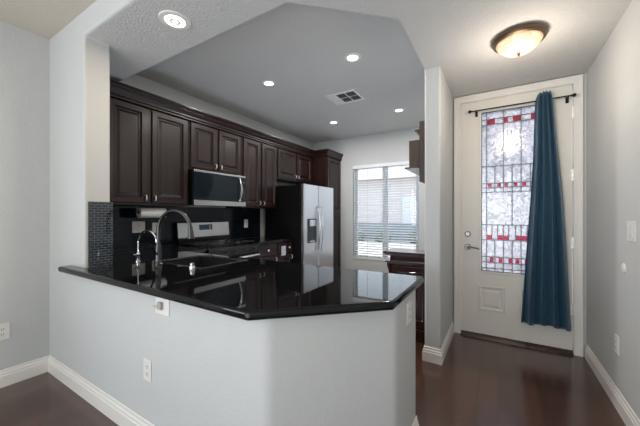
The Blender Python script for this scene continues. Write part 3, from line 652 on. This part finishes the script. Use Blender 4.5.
plate('outlet', 'white outlet on the end face of the half wall under the counter tip', 'outlet', (-0.40,1.55,0.765), 0.078, 0.112, 'x', 1, 'outlet')
plate('light_switch', 'double white light switch on the right wall beside the door', 'switch', (XR,2.44,1.180), 0.125, 0.120, 'x', -1, 'rocker2')
plate('outlet', 'white outlet low on the right wall above the baseboard', 'outlet', (XR,2.685,0.415), 0.075, 0.118, 'x', -1, 'outlet')
t_ = thing('wall_sensor', 'small oval white cover on the right wall below the double light switch', 'cover', (XR,2.568,0.94))
MB().lathe([(0.001,-0.010),(0.024,-0.009),(0.031,-0.006),(0.033,0)], (XR,2.568,0.94), 28, 'x').build('cover', 'plastic', t_, smooth=True)
t_ = thing('door_stop', 'small dark door stop peg on the right baseboard', 'door stop', (XR-0.016,1.80,0.06))
MB().tube([(XR-0.016,1.80,0.055),(XR-0.05,1.80,0.055)], 0.006, 10).build('peg', 'rod', t_, smooth=True)
MB().lathe([(0.001,0),(0.010,0),(0.010,-0.010),(0.001,-0.011)], (XR-0.05,1.80,0.055), 14, 'x').build('tip', 'slot', t_, smooth=True)

# ------------------------------------------------------------------ sideboard and wall shelf in the nook
sb = thing('sideboard', 'reddish dark wood console cabinet with a ledged top, standing behind the white column', 'cabinet', (-0.80,3.16,0))
MB().box(-1.035,-0.552,2.985,3.30,0.866,0.893).box(-1.022,-0.552,2.995,3.29,0.852,0.866).build('top', 'side', sb, bevel=0.004)
MB().box(-0.975,-0.552,3.03,3.28,0.10,0.852).build('body', 'side', sb, bevel=0.003)
MB().box(-1.020,-0.552,2.995,3.29,0.778,0.793).box(-1.005,-0.552,3.010,3.285,0.766,0.778).build('ledge', 'side', sb, bevel=0.004)
MB().box(-0.985,-0.552,3.01,3.29,0.0,0.10).box(-0.990,-0.552,3.005,3.29,0.10,0.118).build('plinth', 'side', sb, bevel=0.004)
MB().panel(-0.95, -0.58, 0.15, 0.74, 3.03, [(a_, b_+0.016) for a_, b_ in DS], 0.0, 'y', -1).build('door', 'side', sb)
for y0 in (3.012, 3.245):
    MB().prism([(-0.975,0.60),(-0.975,0.766),(-1.004,0.766),(-1.003,0.740),(-0.996,0.715),(-0.986,0.69),(-0.981,0.65)], y0, y0+0.035, 'y').build('corbel', 'side', sb, bevel=0.002)
ws = thing('wall_shelf', 'brown wooden wall box with ledges hanging high beside the white column', 'shelf', (-0.72,3.6,1.6))
MB().box(-0.735,-0.5505,3.30,4.10,1.640,2.300).build('backboard', 'board', ws, bevel=0.003)
MB().box(-0.845,-0.7355,3.30,4.10,1.802,2.100).build('box', 'board', ws, bevel=0.003)
MB().box(-0.885,-0.7355,3.27,4.13,1.785,1.802).build('lower_ledge', 'side', ws, bevel=0.003)
MB().box(-0.780,-0.7355,3.29,4.11,2.190,2.210).build('upper_ledge', 'side', ws, bevel=0.003)

# ------------------------------------------------------------------ curtain on its rod
rdh = thing('curtain_rod', 'thin black curtain rod across the top of the front door', 'curtain rod', (0.165,3.41,2.345))
RY, RZ = 3.41, 2.347
MB().tube([(-0.235,RY,RZ),(0.570,RY,RZ)], 0.0065, 12).build('rod', 'rod', rdh, smooth=True)
for x, s in ((-0.235,-1),(0.570,1)):
    MB().lathe([(0.001,s*0.030),(0.012,s*0.026),(0.017,s*0.014),(0.012,s*0.003),(0.008,-s*0.006)], (x,RY,RZ), 16, 'x').build('finial', 'rod', rdh, smooth=True)
for x in (-0.190, 0.545):
    MB().tube([(x,RY,RZ-0.006),(x,RY+0.015,RZ-0.018),(x,DF-0.004,RZ-0.018)], 0.005, 8).box(x-0.012,x+0.012,DF-0.004,DF,RZ-0.045,RZ+0.010).build('bracket', 'rod', rdh)
ct = thing('curtain', 'blue satin curtain panel gathered over the right side of the front door', 'curtain', (0.38,3.40,0.25))
mb = MB(); NU, NV = 120, 60; grid = []
def lerp(tb, z):
    for (z0, v0), (z1, v1) in zip(tb, tb[1:]):
        if z <= z0 and z >= z1: return v0+(v1-v0)*(z0-z)/(z0-z1)
    return tb[-1][1]
Lx = [(2.42,0.322),(2.35,0.300),(2.25,0.296),(1.8,0.283),(1.41,0.262),(0.9,0.228),(0.24,0.186)]
Rx = [(2.42,0.418),(2.35,0.438),(2.25,0.446),(1.8,0.482),(1.41,0.516),(0.9,0.545),(0.24,0.572)]
for j in range(NV+1):
    z = 2.412-(2.412-0.245)*j/NV; row = []
    xl, xr = lerp(Lx, z), lerp(Rx, z); g = 1-j/NV
    for i in range(NU+1):
        u = i/NU
        ph = 2*math.pi*(4.3*u**1.05)+0.5*math.sin(3*(1-g))+0.35*math.sin(5.0*u+2.0*g)
        amp = (0.034+0.010*math.sin(7*u+1.3))*(0.75+0.35*(1-g))
        if abs(z-RZ) < 0.02: amp *= 0.9
        x = xl+(xr-xl)*u+0.006*math.sin(ph*2+0.6)*(0.5+0.5*(1-g))
        y = 3.392+amp*math.sin(ph)+0.004*math.sin(23*u+9*g)
        zz = z-(0.010*math.sin(ph+0.5)+0.008*math.sin(9*u))*(1 if j == NV else (0.6 if j == 0 else 0))
        y = min(y, 3.448)
        row.append(mb.bm.verts.new((x, y, zz)))
    grid.append(row)
for j in range(NV):
    for i in range(NU): mb.bm.faces.new([grid[j][i], grid[j+1][i], grid[j+1][i+1], grid[j][i+1]])
cur = mb.build('panel', 'curtain', ct, smooth=True, ang=180); so = cur.modifiers.new('solid', 'SOLIDIFY'); so.thickness = 0.0025

# ------------------------------------------------------------------ ceiling lamps and vent
def can(name_label, x, y, z, glow, power, col, r=0.082, group='recessed ceiling lights', warm=False):
    t_ = thing('recessed_light', name_label, 'ceiling light', (x, y, z), group)
    MB().lathe([(r*0.62,-0.001),(r*0.66,-0.008),(r*0.95,-0.006),(r,0.0)], (x,y,z), 40, cap=False).build('trim_ring', 'plastic', t_, smooth=True)
    MB().lathe([(0.001,-0.0030),(r*0.60,-0.0030),(r*0.64,-0.0010)], (x,y,z), 40, cap=False).build('lens', glow, t_, smooth=True)
    if warm:
        for ra in (0.026,): MB().lathe([(ra-0.008,-0.004),(ra-0.007,-0.010),(ra+0.007,-0.010),(ra+0.008,-0.004)], (x,y,z), 32, cap=False).build('baffle', 'plastic', t_, smooth=True)
    l = light('AREA', 'recessed_lamp', (x,y,z-0.012), power, col, r*1.2); l.data.spread = math.radians(178)
    return t_
KP = 13
can('recessed light in the raised kitchen ceiling, nearer and left, toward the wall cabinets', -2.310,2.632,ZK,'can',KP,(1.0,0.97,0.93))
can('recessed light in the raised kitchen ceiling, nearer and right, highest in the picture', -1.225,2.632,ZK,'can',KP,(1.0,0.97,0.93))
can('small recessed light at the far end of the kitchen ceiling, over the refrigerator', -2.360,4.320,ZK,'can',KP,(1.0,0.97,0.93))
can('small recessed light at the far right of the kitchen ceiling, near the wall shelf', -1.255,4.320,ZK,'can',KP,(1.0,0.97,0.93))
can('large warm recessed light in the low ceiling near the white pillar', -1.801,1.138,ZS-0.001,'canw',7,(1.0,0.80,0.58), r=0.098, group=None, warm=True)

vt = thing('ceiling_vent', 'square white ceiling vent with dark openings in the raised kitchen ceiling', 'vent', (-1.73,3.50,ZK))
vx0, vx1, vy0, vy1 = -1.93, -1.51, 3.30, 3.65
mb = MB()
mb.box(vx0, vx1, vy0, vy1, ZK-0.004, ZK); mb.build('plate', 'plastic', vt)
mb = MB()
for x0, x1, y0, y1 in ((vx0,vx1,vy0,vy0+0.03),(vx0,vx1,vy1-0.03,vy1),(vx0,vx0+0.03,vy0+0.03,vy1-0.03),(vx1-0.03,vx1,vy0+0.03,vy1-0.03)): mb.box(x0,x1,y0,y1,ZK-0.012,ZK-0.004)
mb.build('frame', 'plastic', vt, bevel=0.002)
for (x, y) in ((-1.735,3.405),(-1.735,3.550),(-1.605,3.405),(-1.605,3.550)):
    k = MB().box(x-0.056,x+0.056,y-0.062,y+0.062,ZK-0.0055,ZK-0.004).build('opening', 'slot', vt)
    mb = MB()
    for i in range(5): mb.box(x-0.056,x+0.056,y-0.050+0.024*i,y-0.047+0.024*i,ZK-0.010,ZK-0.0055)
    mb.build('louvers', 'shade', k)
mb = MB()
for i in range(4): mb.box(-1.885,-1.830,vy0+0.05+0.06*i,vy0+0.085+0.06*i,ZK-0.009,ZK-0.004)
mb.build('louver_strip', 'plastic', vt, bevel=0.001)

dm = thing('flush_ceiling_light', 'round bronze ceiling light with glowing alabaster glass bowl in the entry', 'ceiling light', (0.135,2.549,ZS))
dc = (0.128,2.515,ZS-0.001)
MB().lathe([(0.135,0),(0.1535,-0.002),(0.1655,-0.012),(0.1674,-0.022),(0.1600,-0.030),(0.1562,-0.040),(0.1442,-0.046),(0.1376,-0.040)], dc, 56, cap=False).build('rim', 'bronze', dm, smooth=True)
MB().lathe([(0.1414,-0.036),(0.1395,-0.044),(0.1283,-0.066),(0.1042,-0.090),(0.078,-0.107),(0.040,-0.116),(0.004,-0.118)], dc, 56, cap=False).build('bowl', 'bowl', dm, smooth=True, ang=80)
MB().lathe([(0.001,-0.112),(0.012,-0.114),(0.014,-0.120),(0.008,-0.126),(0.010,-0.132),(0.006,-0.140),(0.001,-0.143)], dc, 20).build('finial', 'bronze', dm, smooth=True)
l = light('POINT', 'entry_lamp', (dc[0],dc[1],ZS-0.34), 9.5, (1.0,0.87,0.72), radius=0.10)

# ================================================================== OUTSIDE
struct('ground', MB().box(-40,40,YW+0.3,60,-0.12,-0.02), 'pave')
hs = thing('neighbor_house', 'pale stucco house across the street, seen through the kitchen blind', 'house', (-5,20,0))
MB().box(-16,4,19,26,-0.02,3.7).build('walls', 'stucco', hs)
MB().prism([(18.4,3.6),(22.5,5.0),(26.6,3.6)], -16.5, 4.5, 'x').build('roof', 'roof', hs)
for x in (-12.5,-1.6):
    f = rect_frame(x-0.7,x+0.7,1.7,3.0,0.09,18.94,19.0).build('window_frame', 'vinyl', hs); MB().box(x-0.7,x+0.7,18.97,18.99,1.7,3.0).build('pane', 'shade', f)
f = rect_frame(-5.2,-2.9,0,2.3,0.1,18.94,19.0).build('garage_frame', 'vinyl', hs); MB().box(-5.2,-2.9,18.95,18.99,0,2.3).build('garage_door', 'blind', hs)
fn = MB().box(-20,8,14.0,14.2,-0.02,0.88).build('garden_wall', 'fence', None, loc=(-6,14,0)); tag(fn, 'low grey garden wall across the street outside the window', 'wall')
for i, (x, y, r) in enumerate(((-7.4,13.2,0.42),(-5.9,13.3,0.36),(-4.6,13.2,0.40),(-3.1,13.3,0.34))):
    mb = MB(); bmesh.ops.create_icosphere(mb.bm, subdivisions=3, radius=r)
    for v in mb.bm.verts:
        v.co *= 1+0.16*math.sin(9*v.co.x/r+i)*math.cos(8*v.co.y/r)+random.uniform(-0.07,0.07); v.co.z *= 0.85; v.co += Vector((x,y,r*0.72-0.02))
    s_ = mb.build('shrub', 'leaf', None, loc=(x,y,0)); tag(s_, 'round green shrub outside in front of the low garden wall', 'shrub', 'shrubs along the garden wall')
